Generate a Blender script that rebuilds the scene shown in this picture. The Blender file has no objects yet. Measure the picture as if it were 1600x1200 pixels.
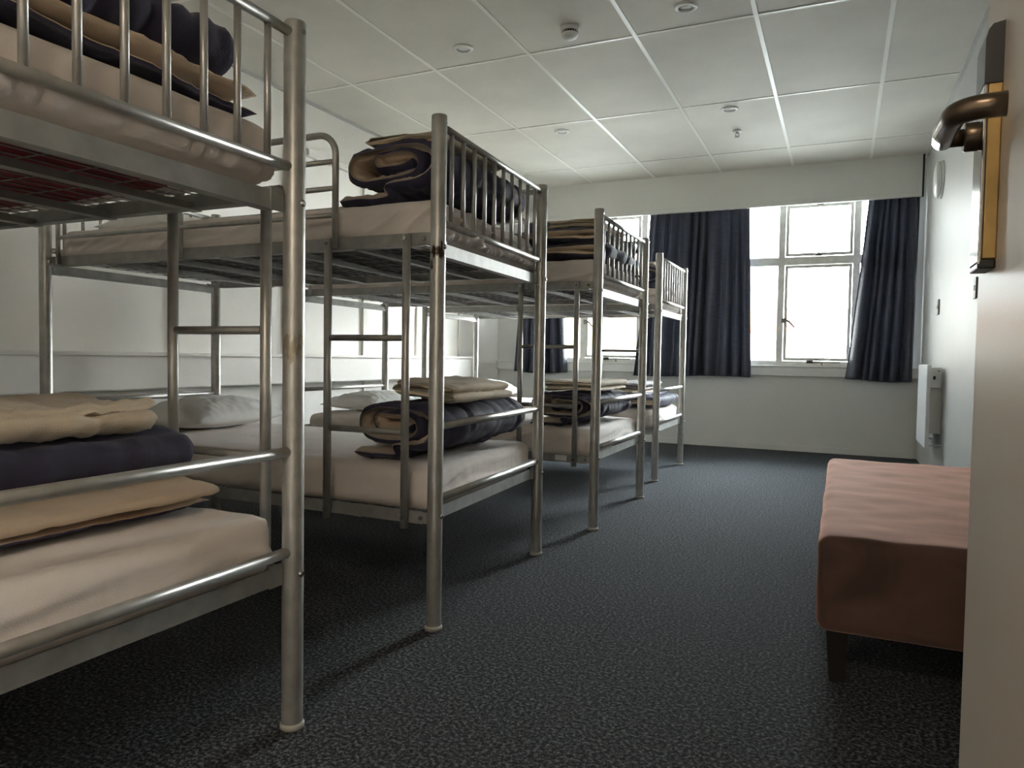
import bpy, bmesh, math, random
from mathutils import Vector, Matrix, noise
C = bpy.context.scene
COL = C.collection
PI = math.pi
R = math.radians

# ------------------------------------------------------------------ camera
F_PX, YAW, PITCH, ROLL, CZ = 1125.68, 0.4278, -0.0382, 0.0160, 0.8908
fw = Vector((-math.sin(YAW), math.cos(YAW), 0)); rt = Vector((math.cos(YAW), math.sin(YAW), 0)); up = Vector((0, 0, 1))
f2 = fw*math.cos(PITCH) + up*math.sin(PITCH); u2 = up*math.cos(PITCH) - fw*math.sin(PITCH)
r3 = rt*math.cos(ROLL) + u2*math.sin(ROLL); u3 = u2*math.cos(ROLL) - rt*math.sin(ROLL)
cam = bpy.data.objects.new('camera', bpy.data.cameras.new('camera')); COL.objects.link(cam)
cam.data.sensor_fit = 'HORIZONTAL'; cam.data.sensor_width = 36.0; cam.data.lens = 36.0*F_PX/1600.0
cam.data.clip_start = 0.02; cam.data.clip_end = 300
m = Matrix((r3, u3, -f2)).transposed().to_4x4(); m.translation = Vector((0, 0, CZ)); cam.matrix_world = m
C.camera = cam

# ------------------------------------------------------------------ world, light, exposure
SKY_BASE, SKY_GLOW = 6.0, 40.0      # hazy overcast sky, brighter round the veiled sun to the right
w = bpy.data.worlds.new('world'); C.world = w; w.use_nodes = True
nt = w.node_tree; bg = nt.nodes['Background']
tc = nt.nodes.new('ShaderNodeTexCoord'); sx = nt.nodes.new('ShaderNodeSeparateXYZ'); rp = nt.nodes.new('ShaderNodeValToRGB')
nt.links.new(tc.outputs['Generated'], sx.inputs[0]); nt.links.new(sx.outputs['Z'], rp.inputs[0]); nt.links.new(rp.outputs[0], bg.inputs['Color'])
rp.color_ramp.elements[0].position = 0.0; rp.color_ramp.elements[0].color = (0.98, 0.98, 0.97, 1)
rp.color_ramp.elements[1].position = 0.6; rp.color_ramp.elements[1].color = (0.80, 0.90, 1.0, 1)
dp = nt.nodes.new('ShaderNodeVectorMath'); dp.operation = 'DOT_PRODUCT'
sun = Vector((0.40, 0.90, 0.36)).normalized(); dp.inputs[1].default_value = sun; nt.links.new(tc.outputs['Generated'], dp.inputs[0])
m1 = nt.nodes.new('ShaderNodeMath'); m1.operation = 'MAXIMUM'; nt.links.new(dp.outputs['Value'], m1.inputs[0]); m1.inputs[1].default_value = 0.0
m2 = nt.nodes.new('ShaderNodeMath'); m2.operation = 'POWER'; nt.links.new(m1.outputs[0], m2.inputs[0]); m2.inputs[1].default_value = 9.0
m3 = nt.nodes.new('ShaderNodeMath'); m3.operation = 'MULTIPLY_ADD'; nt.links.new(m2.outputs[0], m3.inputs[0]); m3.inputs[1].default_value = SKY_GLOW; m3.inputs[2].default_value = SKY_BASE
nt.links.new(m3.outputs[0], bg.inputs['Strength'])
C.view_settings.view_transform = 'Standard'; C.view_settings.look = 'None'
C.view_settings.gamma = 1.0; C.view_settings.use_curve_mapping = False
C.view_settings.exposure = 1.42
HALL_LAMP = 6.5          # emission of the hall ceiling lamp behind the camera
try:
    C.cycles.use_denoising = True; C.cycles.max_bounces = 10; C.cycles.diffuse_bounces = 7
    C.cycles.transparent_max_bounces = 12; C.cycles.sample_clamp_indirect = 8
except Exception: pass

# ------------------------------------------------------------------ materials
MATS = {}
def mat(name, color, rough=0.6, metal=0.0, var=0.0, vscale=6.0, bump=0.0, bscale=200.0, sheen=0.0, color2=None,
        wave=None, rust=None, spec=0.5, coat=0.0, coatr=0.3):
    if name in MATS: return MATS[name]
    M = bpy.data.materials.new(name); M.use_nodes = True; n = M.node_tree.nodes; l = M.node_tree.links
    b = n['Principled BSDF']
    b.inputs['Base Color'].default_value = (*color, 1); b.inputs['Roughness'].default_value = rough
    b.inputs['Metallic'].default_value = metal; b.inputs['Specular IOR Level'].default_value = spec
    if coat: b.inputs['Coat Weight'].default_value = coat; b.inputs['Coat Roughness'].default_value = coatr
    if sheen: b.inputs['Sheen Weight'].default_value = sheen; b.inputs['Sheen Roughness'].default_value = 0.4
    t = n.new('ShaderNodeTexCoord'); out = None
    if var or color2:
        nz = n.new('ShaderNodeTexNoise'); nz.inputs['Scale'].default_value = vscale; nz.inputs['Detail'].default_value = 5
        l.new(t.outputs['Object'], nz.inputs['Vector'])
        cr = n.new('ShaderNodeValToRGB'); l.new(nz.outputs['Fac'], cr.inputs[0])
        c2 = color2 or tuple(min(1, c*(1+var)) for c in color); c1 = color if color2 else tuple(c*(1-var) for c in color)
        cr.color_ramp.elements[0].position = 0.35; cr.color_ramp.elements[1].position = 0.65
        cr.color_ramp.elements[0].color = (*c1, 1); cr.color_ramp.elements[1].color = (*c2, 1)
        out = cr.outputs[0]
    if rust:                                            # worn patch on a post: centre height, half height, colour, strength
        zc, zh, rc, th, rsc = rust
        sp = n.new('ShaderNodeSeparateXYZ'); l.new(t.outputs['Object'], sp.inputs[0])
        a = n.new('ShaderNodeMath'); a.operation = 'SUBTRACT'; l.new(sp.outputs['Z'], a.inputs[0]); a.inputs[1].default_value = zc
        a2 = n.new('ShaderNodeMath'); a2.operation = 'ABSOLUTE'; l.new(a.outputs[0], a2.inputs[0])
        a3 = n.new('ShaderNodeMath'); a3.operation = 'DIVIDE'; l.new(a2.outputs[0], a3.inputs[0]); a3.inputs[1].default_value = zh
        mp = n.new('ShaderNodeMapping'); mp.inputs['Scale'].default_value = (1, 1, 0.3); l.new(t.outputs['Object'], mp.inputs[0])
        nz2 = n.new('ShaderNodeTexNoise'); nz2.inputs['Scale'].default_value = rsc; nz2.inputs['Detail'].default_value = 6
        l.new(mp.outputs[0], nz2.inputs['Vector'])
        s = n.new('ShaderNodeMath'); s.operation = 'MULTIPLY_ADD'; l.new(a3.outputs[0], s.inputs[0]); s.inputs[1].default_value = -0.5
        l.new(nz2.outputs['Fac'], s.inputs[2])
        r2 = n.new('ShaderNodeValToRGB'); l.new(s.outputs[0], r2.inputs[0])
        r2.color_ramp.elements[0].position = th; r2.color_ramp.elements[1].position = th+0.06
        mx = n.new('ShaderNodeMix'); mx.data_type = 'RGBA'; l.new(r2.outputs[0], mx.inputs[0])
        if out: l.new(out, mx.inputs[6])
        else: mx.inputs[6].default_value = (*color, 1)
        mx.inputs[7].default_value = (*rc, 1); out = mx.outputs[2]
    if out: l.new(out, b.inputs['Base Color'])
    if bump:
        src = None
        if wave:                                        # woven slub lines
            mp = n.new('ShaderNodeMapping'); mp.inputs['Scale'].default_value = wave; l.new(t.outputs['Object'], mp.inputs[0])
            nb = n.new('ShaderNodeTexNoise'); nb.inputs['Scale'].default_value = bscale; nb.inputs['Detail'].default_value = 3
            l.new(mp.outputs[0], nb.inputs['Vector'])
        else:
            nb = n.new('ShaderNodeTexNoise'); nb.inputs['Scale'].default_value = bscale; nb.inputs['Detail'].default_value = 4
            l.new(t.outputs['Object'], nb.inputs['Vector'])
        bp = n.new('ShaderNodeBump'); bp.inputs['Strength'].default_value = bump; bp.inputs['Distance'].default_value = 0.004
        l.new(nb.outputs['Fac'], bp.inputs['Height']); l.new(bp.outputs[0], b.inputs['Normal'])
    MATS[name] = M
    return M

METAL = mat('silver_paint', (0.46, 0.45, 0.42), 0.36, 0.62, var=0.10, vscale=25)
METAL_D = mat('silver_rail', (0.31, 0.305, 0.285), 0.52, 0.45, var=0.12, vscale=18)
METAL_RUST = mat('silver_paint_rust', (0.46, 0.45, 0.42), 0.36, 0.6, var=0.10, vscale=25, rust=(1.215, 0.11, (0.035, 0.018, 0.010), 0.40, 55))
METAL_SMUDGE = mat('silver_paint_smudge', (0.46, 0.45, 0.42), 0.38, 0.6, var=0.10, vscale=25, rust=(0.905, 0.10, (0.33, 0.29, 0.22), 0.36, 150))
BOLT = mat('bolt_steel', (0.5, 0.49, 0.47), 0.25, 0.9)
CAPG = mat('grey_plastic_foot', (0.45, 0.43, 0.38), 0.5)
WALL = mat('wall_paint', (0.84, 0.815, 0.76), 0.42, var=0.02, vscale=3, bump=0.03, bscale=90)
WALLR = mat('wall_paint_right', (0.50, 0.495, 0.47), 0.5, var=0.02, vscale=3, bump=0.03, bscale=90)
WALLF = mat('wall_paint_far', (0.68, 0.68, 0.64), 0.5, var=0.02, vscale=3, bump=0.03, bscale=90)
CEIL = mat('ceiling_tile', (0.67, 0.64, 0.575), 0.75, var=0.05, vscale=2.2, bump=0.12, bscale=60, wave=(0.5, 3, 1))
TBAR = mat('ceiling_bar', (0.80, 0.78, 0.72), 0.35)
TRIMW = mat('white_gloss', (0.82, 0.82, 0.79), 0.3)
WINP = mat('window_paint', (0.72, 0.71, 0.66), 0.4, var=0.08, vscale=20)
PUTTY = mat('old_putty', (0.16, 0.15, 0.13), 0.8, var=0.5, vscale=60)
BRASSD = mat('aged_catch', (0.16, 0.15, 0.13), 0.4, 0.7)
SHEET = mat('fitted_sheet_cloth', (0.73, 0.655, 0.60), 0.85, var=0.03, vscale=8, bump=0.25, bscale=320, sheen=0.15)
PILLOW = mat('pillow_cloth', (0.82, 0.81, 0.78), 0.85, bump=0.25, bscale=260, sheen=0.15)
NAVY = mat('navy_cloth', (0.032, 0.029, 0.062), 0.78, var=0.18, vscale=12, bump=0.3, bscale=260, sheen=0.12)
CREAM = mat('cream_cloth', (0.60, 0.47, 0.34), 0.85, var=0.06, vscale=9, bump=0.3, bscale=240, sheen=0.15)
SAND = mat('sand_cloth', (0.66, 0.56, 0.42), 0.85, var=0.05, vscale=9, bump=0.3, bscale=240, sheen=0.15)
GREYC = mat('grey_cloth', (0.40, 0.38, 0.38), 0.85, var=0.08, vscale=9, bump=0.3, bscale=240)
RED = mat('red_base_cloth', (0.16, 0.008, 0.016), 0.8, var=0.2, vscale=30)
DGREY = mat('dark_base_cloth', (0.06, 0.06, 0.065), 0.85, var=0.2, vscale=30)
DARKWOOD = mat('dark_wood', (0.018, 0.013, 0.012), 0.4)
HEAT = mat('heater_enamel', (0.83, 0.84, 0.85), 0.3)
PLAST = mat('white_plastic', (0.80, 0.80, 0.78), 0.4)
GREYP = mat('grey_plastic', (0.25, 0.25, 0.24), 0.5)
BLACKP = mat('black_plastic', (0.012, 0.011, 0.010), 0.3)
BRASS = mat('brushed_brass', (0.36, 0.235, 0.09), 0.42, 0.85, var=0.08, vscale=30)
BRONZE = mat('dark_bronze', (0.16, 0.12, 0.085), 0.28, 0.9, var=0.08, vscale=20)
STEELP = mat('polished_plate', (0.45, 0.43, 0.41), 0.14, 1.0)
DOORM = mat('door_paint', (0.56, 0.50, 0.43), 0.38, var=0.02, vscale=5, bump=0.05, bscale=160)
DIFF = mat('lamp_diffuser', (0.72, 0.71, 0.68), 0.3)

def carpet_mat():
    M = bpy.data.materials.new('carpet'); M.use_nodes = True; n = M.node_tree.nodes; l = M.node_tree.links; b = n['Principled BSDF']
    t = n.new('ShaderNodeTexCoord')
    a = n.new('ShaderNodeTexNoise'); a.inputs['Scale'].default_value = 100; a.inputs['Detail'].default_value = 6; a.inputs['Roughness'].default_value = 0.75
    l.new(t.outputs['Object'], a.inputs['Vector'])
    r = n.new('ShaderNodeValToRGB'); l.new(a.outputs['Fac'], r.inputs[0])
    e = r.color_ramp.elements; e[0].position = 0.38; e[0].color = (0.008, 0.009, 0.011, 1); e[1].position = 0.66; e[1].color = (0.26, 0.265, 0.27, 1)
    k = r.color_ramp.elements.new(0.5); k.color = (0.042, 0.044, 0.049, 1)
    l.new(r.outputs[0], b.inputs['Base Color']); b.inputs['Roughness'].default_value = 0.95; b.inputs['Specular IOR Level'].default_value = 0.15
    bp = n.new('ShaderNodeBump'); bp.inputs['Strength'].default_value = 0.8; bp.inputs['Distance'].default_value = 0.006
    l.new(a.outputs['Fac'], bp.inputs['Height']); l.new(bp.outputs[0], b.inputs['Normal'])
    return M
CARPET = carpet_mat()

def curtain_mat():
    M = bpy.data.materials.new('curtain_cloth'); M.use_nodes = True; n = M.node_tree.nodes; l = M.node_tree.links; b = n['Principled BSDF']
    t = n.new('ShaderNodeTexCoord'); mp = n.new('ShaderNodeMapping'); mp.inputs['Scale'].default_value = (3, 3, 60); l.new(t.outputs['Object'], mp.inputs[0])
    a = n.new('ShaderNodeTexNoise'); a.inputs['Scale'].default_value = 3; a.inputs['Detail'].default_value = 4; l.new(mp.outputs[0], a.inputs['Vector'])
    r = n.new('ShaderNodeValToRGB'); l.new(a.outputs['Fac'], r.inputs[0])
    e = r.color_ramp.elements; e[0].position = 0.35; e[0].color = (0.030, 0.032, 0.045, 1); e[1].position = 0.7; e[1].color = (0.060, 0.066, 0.098, 1)
    l.new(r.outputs[0], b.inputs['Base Color']); b.inputs['Roughness'].default_value = 0.45; b.inputs['Sheen Weight'].default_value = 0.1
    tr = n.new('ShaderNodeBsdfTranslucent'); tr.inputs['Color'].default_value = (0.16, 0.19, 0.28, 1)
    mx = n.new('ShaderNodeMixShader'); mx.inputs[0].default_value = 0.08; l.new(b.outputs[0], mx.inputs[1]); l.new(tr.outputs[0], mx.inputs[2])
    l.new(mx.outputs[0], n['Material Output'].inputs[0])
    return M
CURT = curtain_mat()

def velvet_mat():
    M = bpy.data.materials.new('brown_velvet'); M.use_nodes = True; n = M.node_tree.nodes; l = M.node_tree.links; b = n['Principled BSDF']
    t = n.new('ShaderNodeTexCoord'); mp = n.new('ShaderNodeMapping'); mp.inputs['Scale'].default_value = (1.2, 5, 2); l.new(t.outputs['Object'], mp.inputs[0])
    a = n.new('ShaderNodeTexNoise'); a.inputs['Scale'].default_value = 2.6; a.inputs['Detail'].default_value = 7; a.inputs['Distortion'].default_value = 1.0; l.new(mp.outputs[0], a.inputs['Vector'])
    r = n.new('ShaderNodeValToRGB'); l.new(a.outputs['Fac'], r.inputs[0])
    e = r.color_ramp.elements; e[0].position = 0.3; e[0].color = (0.065, 0.033, 0.025, 1); e[1].position = 0.72; e[1].color = (0.150, 0.078, 0.058, 1)
    l.new(r.outputs[0], b.inputs['Base Color']); b.inputs['Roughness'].default_value = 0.85
    b.inputs['Sheen Weight'].default_value = 1.0; b.inputs['Sheen Roughness'].default_value = 0.35; b.inputs['Sheen Tint'].default_value = (0.9, 0.52, 0.40, 1)
    return M
VELVET = velvet_mat()

def glass_mat():
    M = bpy.data.materials.new('window_glass'); M.use_nodes = True; n = M.node_tree.nodes; l = M.node_tree.links
    tr = n.new('ShaderNodeBsdfTransparent'); tr.inputs['Color'].default_value = (0.95, 0.97, 0.96, 1)
    gl = n.new('ShaderNodeBsdfGlossy'); gl.inputs['Roughness'].default_value = 0.02
    fr = n.new('ShaderNodeFresnel'); fr.inputs['IOR'].default_value = 1.3
    mx = n.new('ShaderNodeMixShader'); l.new(fr.outputs[0], mx.inputs[0]); l.new(tr.outputs[0], mx.inputs[1]); l.new(gl.outputs[0], mx.inputs[2])
    l.new(mx.outputs[0], n['Material Output'].inputs[0])
    return M
GLASS = glass_mat()
def emit_mat(name, col, s):
    M = bpy.data.materials.new(name); M.use_nodes = True; n = M.node_tree.nodes; l = M.node_tree.links
    e = n.new('ShaderNodeEmission'); e.inputs[0].default_value = (*col, 1); e.inputs[1].default_value = s
    l.new(e.outputs[0], n['Material Output'].inputs[0]); return M

# ------------------------------------------------------------------ mesh helpers
class MB:
    def __init__(s): s.bm = bmesh.new()
    def box(s, x0, x1, y0, y1, z0, z1, mi=0, M=None):
        vs = [s.bm.verts.new(v) for v in [(x0,y0,z0),(x1,y0,z0),(x1,y1,z0),(x0,y1,z0),(x0,y0,z1),(x1,y0,z1),(x1,y1,z1),(x0,y1,z1)]]
        if M:
            for v in vs: v.co = M @ v.co
        for f in [(0,3,2,1),(4,5,6,7),(0,1,5,4),(1,2,6,5),(2,3,7,6),(3,0,4,7)]:
            fc = s.bm.faces.new([vs[i] for i in f]); fc.material_index = mi
        return s
    def tube(s, pts, r, n=14, caps=True, mi=0):
        pts = [Vector(p) for p in pts]; rings = []; prev = None
        rs = r if isinstance(r, (list, tuple)) else [r]*len(pts)
        for i, p in enumerate(pts):
            if i == 0: t = pts[1]-p
            elif i == len(pts)-1: t = p-pts[i-1]
            else: t = (pts[i+1]-p).normalized() + (p-pts[i-1]).normalized()
            t.normalize()
            if prev is None:
                a = Vector((0,0,1)) if abs(t.z) < 0.9 else Vector((1,0,0)); u = t.cross(a).normalized()
            else: u = (prev - t*prev.dot(t)).normalized()
            prev = u; v = t.cross(u)
            rings.append([s.bm.verts.new(p + (u*math.cos(k*2*PI/n) + v*math.sin(k*2*PI/n))*rs[i]) for k in range(n)])
        for a, b in zip(rings, rings[1:]):
            for k in range(n):
                f = s.bm.faces.new((a[k], a[(k+1)%n], b[(k+1)%n], b[k])); f.smooth = True; f.material_index = mi
        if caps:
            f = s.bm.faces.new(rings[0][::-1]); f.material_index = mi; f = s.bm.faces.new(rings[-1]); f.material_index = mi
        return s
    def lathe(s, prof, n=32, origin=(0,0,0), axis='z', mi=0, smooth=True):
        o = Vector(origin); rings = []
        for (r, h) in prof:
            ring = []
            for k in range(n):
                a = 2*PI*k/n; c, d = r*math.cos(a), r*math.sin(a)
                v = {'z': Vector((c, d, h)), 'x': Vector((h, c, d)), 'y': Vector((c, h, d))}[axis]
                ring.append(s.bm.verts.new(o+v))
            rings.append(ring)
        for a, b in zip(rings, rings[1:]):
            for k in range(n):
                f = s.bm.faces.new((a[k], a[(k+1)%n], b[(k+1)%n], b[k])); f.smooth = smooth; f.material_index = mi
        f = s.bm.faces.new(rings[0][::-1]); f.material_index = mi; f = s.bm.faces.new(rings[-1]); f.material_index = mi
        return s
    def bevel(s, w, seg=2):
        bmesh.ops.bevel(s.bm, geom=list(s.bm.edges), offset=w, segments=seg, affect='EDGES', profile=0.5); return s
    def build(s, name, material, parent=None, smooth=False):
        bmesh.ops.recalc_face_normals(s.bm, faces=s.bm.faces)
        me = bpy.data.meshes.new(name); s.bm.to_mesh(me); s.bm.free()
        if smooth:
            for p in me.polygons: p.use_smooth = True
        for m_ in (material if isinstance(material, (list, tuple)) else [material]): me.materials.append(m_)
        o = bpy.data.objects.new(name, me); COL.objects.link(o)
        if parent: o.parent = parent
        return o

def empty(name, loc=(0,0,0), rz=0):
    o = bpy.data.objects.new(name, None); COL.objects.link(o); o.location = loc; o.rotation_euler = (0,0,rz); o.empty_display_size = 0.1
    return o
def tag(o, label=None, cat=None, group=None, kind=None):
    if label: o['label'] = label
    if cat: o['category'] = cat
    if group: o['group'] = group
    if kind: o['kind'] = kind
    return o
def struct(o, label=None): o['kind'] = 'structure'; return tag(o, label)
def fbm(p, sc, oct=3):
    v = 0; a = 1; q = Vector(p)*sc
    for _ in range(oct): v += a*noise.noise(q); q = q*2.03 + Vector((5.1, 3.7, 9.2)); a *= 0.5
    return v

def rbox(sx_, sy_, sz_, r, nx, ny, nz, disp=None):
    """rounded box centred on x,y with its base at z=0, as a welded grid"""
    mb = MB(); bm = mb.bm; cache = {}
    hx, hy, hz = sx_/2, sy_/2, sz_/2
    def knots(h, n):
        k = [-h, -h+r*0.3, -h+r*0.7, -h+r] if r > 0 else [-h]
        inner = [-h+r + (2*h-2*r)*i/n for i in range(1, n)]
        return k + inner + [-a for a in k[::-1]]
    X, Y, Z = knots(hx, nx), knots(hy, ny), knots(hz, nz)
    def vert(x, y, z):
        key = (round(x, 6), round(y, 6), round(z, 6))
        if key in cache: return cache[key]
        p = Vector((x, y, z)); c = Vector((max(-hx+r, min(hx-r, x)), max(-hy+r, min(hy-r, y)), max(-hz+r, min(hz-r, z))))
        d = p-c
        nrm = d.normalized() if d.length > 1e-9 else Vector((0, 0, 1))
        q = c + nrm*r if d.length > 1e-9 else p
        q = q + Vector((0, 0, hz))
        if disp: q = q + disp(q, nrm)
        cache[key] = bm.verts.new(q); return cache[key]
    def grid(A, B, fn):
        for i in range(len(A)-1):
            for j in range(len(B)-1):
                vs = [fn(A[i], B[j]), fn(A[i+1], B[j]), fn(A[i+1], B[j+1]), fn(A[i], B[j+1])]
                if len(set(vs)) == 4:
                    f = bm.faces.new(vs); f.smooth = True
    grid(X, Y, lambda a, b: vert(a, b, hz)); grid(X, Y, lambda a, b: vert(a, b, -hz))
    grid(X, Z, lambda a, b: vert(a, hy, b)); grid(X, Z, lambda a, b: vert(a, -hy, b))
    grid(Y, Z, lambda a, b: vert(hx, a, b)); grid(Y, Z, lambda a, b: vert(-hx, a, b))
    return mb

# ------------------------------------------------------------------ room shell
XL, XR, YF, YN, ZC = -3.66, 0.66, 7.62, 0.10, 2.761
struct(MB().box(XL-0.2, XR+0.2, -2.2, YF+0.2, -0.12, 0.0).build('floor', CARPET), 'charcoal speckled carpet covering the whole dormitory floor')
struct(MB().box(XL-0.1, XR+0.1, YN-0.12, YF+0.2, ZC, ZC+0.1).build('ceiling', CEIL), 'off-white suspended ceiling of large square panels')
# ceiling bars: five lines along the room, one every panel, cross bars every second
cols = [-3.148+0.668*i for i in range(-0, 6)]
rows = [0.14+1.338*i for i in range(0, 6)]
rows = [1.493, 2.823, 4.153, 5.467, 6.813]
for i, x in enumerate(cols):
    struct(MB().box(x-0.012, x+0.012, YN, 7.45, ZC-0.004, ZC+0.001).build('trim_%d' % (i+1), TBAR))
for i, y in enumerate(rows):
    mb = MB()
    xs = [XL]+cols+[XR]
    for a, b in zip(xs, xs[1:]): mb.box(a+0.0125, b-0.0125, y-0.010, y+0.010, ZC-0.004, ZC+0.001)
    struct(mb.build('trim_%d' % (i+10), TBAR))
mb = MB().box(XL, XL+0.02, YN, 7.45, ZC-0.02, ZC); mb.box(XR-0.02, XR, YN, 7.45, ZC-0.02, ZC)
struct(mb.build('trim_20', WALLR))
# left wall with box ledge, battens
struct(MB().box(XL-0.15, XL, YN-0.12, YF+0.2, 0, ZC).build('wall_left', WALL), 'cream painted side wall behind the bunk heads')
mb = MB().box(XL, XL+0.13, YN, 6.72, 0.672, 0.862).bevel(0.01); struct(mb.build('trim_21', WALL))
mb = MB().box(XL, XL+0.145, YN, 6.74, 0.862, 0.882); struct(mb.build('trim_22', WALL))
for i, y in enumerate([1.05, 2.14, 3.13, 4.08, 5.02, 5.86, 6.68]):
    mb = MB().box(XL, XL+0.018, y-0.045, y+0.045, 0.882, 2.34); mb.box(XL, XL+0.018, y-0.03, y+0.03, 0, 0.672)
    struct(mb.build('trim_%d' % (i+23), WALL))
struct(MB().box(XL, XL+0.05, 4.24, 7.45, 2.345, 2.40).bevel(0.008).build('trim_30', WALL))
struct(MB().box(XL, XL+0.018, 6.74, YF, 0.80, 0.82).build('trim_31', WALL))
# right wall, near wall with doorway
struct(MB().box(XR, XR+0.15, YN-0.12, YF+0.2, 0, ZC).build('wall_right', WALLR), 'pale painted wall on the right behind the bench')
mb = MB().box(XL-0.1, -1.70, YN-0.12, YN, 0, ZC); mb.box(0.19, XR+0.1, YN-0.12, YN, 0, ZC); mb.box(-1.70, 0.19, YN-0.12, YN, 2.40, ZC)  # unseen opening, made wide so the hall lamp's light reaches the left wall
struct(mb.build('wall_near', WALL))
# hall behind the camera
mb = MB().box(-1.8, -1.7, -2.0, YN-0.12, 0, 2.5); mb.box(0.9, 1.0, -2.0, YN-0.12, 0, 2.5); mb.box(-1.8, 1.0, -2.1, -2.0, 0, 2.5); mb.box(-1.8, 1.0, -2.1, YN-0.12, 2.5, 2.6)
struct(mb.build('wall_hall', WALL))
# far wall with two window openings
W1 = (-1.27, 0.60); W2 = (-3.32, -1.36); ZS, ZH = 0.84, 2.47
mb = MB()
y0, y1 = YF, YF+0.16
mb.box(XL-0.1, XR+0.1, y0, y1, 0, ZS); mb.box(XL-0.1, XR+0.1, y0, y1, ZH, ZC+0.05)
mb.box(XL-0.1, W2[0], y0, y1, ZS, ZH); mb.box(W2[1], W1[0], y0, y1, ZS, ZH); mb.box(W1[1], XR+0.1, y0, y1, ZS, ZH)
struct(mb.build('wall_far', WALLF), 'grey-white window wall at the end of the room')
mb = MB().box(XL, XR, YF-0.012, YF, 0.0, 0.058); struct(mb.build('baseboard_far', WALLF))
struct(MB().box(0.575, 0.635, YF-0.012, YF, 0.058, 0.715).build('trim_32', WALLF))
mb = MB().box(XL, XR, YF-0.035, YF, 0.742, 0.832).bevel(0.006); struct(mb.build('trim_33', TRIMW))
mb = MB().box(XL, XR, YF-0.05, YF+0.03, 0.832, 0.845).bevel(0.003); struct(mb.build('trim_34', TRIMW))
# pelmet board hiding the curtain track
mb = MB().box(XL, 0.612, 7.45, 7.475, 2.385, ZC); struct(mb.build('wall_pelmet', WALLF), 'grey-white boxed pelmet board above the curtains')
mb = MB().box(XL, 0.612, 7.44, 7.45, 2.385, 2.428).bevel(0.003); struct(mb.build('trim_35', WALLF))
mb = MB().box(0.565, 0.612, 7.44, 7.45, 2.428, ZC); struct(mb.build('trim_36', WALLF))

struct(MB().box(0.613, 0.630, 7.452, 7.475, 2.385, ZC).build('trim_37', BLACKP))  # dark strip added for the shade in the gap beside the pelmet
# windows
def make_window(idx, x0, x1, cx0, cx1, handle=True):
    root = empty('window_%d' % idx, ((x0+x1)/2, YF+0.05, ZS)); struct(root, None)
    ox = (x0+x1)/2
    def part(mb, name, m_, par=root): 
        for v in mb.bm.verts: v.co -= Vector((ox, YF+0.05, ZS))
        return mb.build(name, m_, par)
    ya, yb = YF+0.03, YF+0.09
    zt0, zt1 = 1.835, 1.915                                    # transom
    fb = 0.05
    mb = MB(); mb.box(x0, x1, ya, yb, ZS, ZS+fb); mb.box(x0, x1, ya, yb, ZH-0.05, ZH)
    mb.box(x0, x0+fb, ya, yb, ZS+fb, ZH-0.05); mb.box(x1-fb, x1, ya, yb, ZS+fb, ZH-0.05)
    mb.box(cx0-0.062, cx0, ya, yb, ZS+fb, ZH-0.05); mb.box(cx1, cx1+0.062, ya, yb, ZS+fb, ZH-0.05)
    for a, b in ((x0+fb, cx0-0.062), (cx0, cx1), (cx1+0.062, x1-fb)):
        if b-a > 0.01: mb.box(a, b, ya, yb, zt0, zt1)
    fr = part(mb, 'window_frame', WINP)
    # centre sashes with dark putty lines
    for (za, zb) in ((ZS+fb, zt0), (zt1, ZH-0.05)):
        mb = MB(); e = 0.028; yc, yd = ya-0.014, ya-0.001
        mb.box(cx0+0.004, cx1-0.004, yc, yd, za+0.004, za+e); mb.box(cx0+0.004, cx1-0.004, yc, yd, zb-e, zb-0.004)
        mb.box(cx0+0.004, cx0+e, yc, yd, za+e, zb-e); mb.box(cx1-e, cx1-0.004, yc, yd, za+e, zb-e)
        s = part(mb, 'sash', WINP)
        mb = MB(); q = e; t = 0.005
        mb.box(cx0+q, cx1-q, yc-0.001, yc+0.004, za+q, za+q+t); mb.box(cx0+q, cx1-q, yc-0.001, yc+0.004, zb-q-t, zb-q)
        mb.box(cx0+q, cx0+q+t, yc-0.001, yc+0.004, za+q+t, zb-q-t); mb.box(cx1-q-t, cx1-q, yc-0.001, yc+0.004, za+q+t, zb-q-t)
        part(mb, 'putty_line', PUTTY, s)
    for a, b in ((x0+fb, cx0-0.062), (cx0, cx1), (cx1+0.062, x1-fb)):
        for (za, zb) in ((ZS+fb, zt0), (zt1, ZH-0.05)):
            if b-a > 0.01: part(MB().box(a, b, yb-0.03, yb-0.026, za, zb), 'glass_pane', GLASS)
    # casement handle, peg stay, top light catch
    zh = 1.29; xh = cx0+0.005
    mb = MB(); mb.box(xh-0.02, xh+0.03, ya-0.03, ya-0.012, zh-0.025, zh+0.02); mb.tube([(xh+0.02, ya-0.035, zh), (xh+0.05, ya-0.05, zh-0.01), (xh+0.105, ya-0.05, zh-0.07)], [0.012, 0.010, 0.007], 10)
    part(mb, 'window_handle', BRASSD)
    cm = (cx0+cx1)/2
    mb = MB(); mb.box(cm-0.08, cm+0.22, ya-0.045, ya-0.03, ZS+0.035, ZS+0.05); mb.box(cm-0.08, cm-0.02, ya-0.045, ya-0.01, ZS+0.03, ZS+0.055); mb.tube([(cm+0.06, ya-0.037, ZS+0.01), (cm+0.06, ya-0.037, ZS+0.045)], 0.006, 8)
    part(mb, 'window_stay', BRASSD)
    for z in (zt1+0.005, ZH-0.06):
        mb = MB(); mb.box(cm-0.025, cm+0.03, ya-0.03, ya-0.014, z-0.005, z+0.012); mb.tube([(cm, ya-0.04, z), (cm, ya-0.04, z+0.035)], 0.006, 8)
        part(mb, 'window_catch', BRASSD)
    return root
make_window(1, W1[0], W1[1], -0.535, 0.075)
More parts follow.
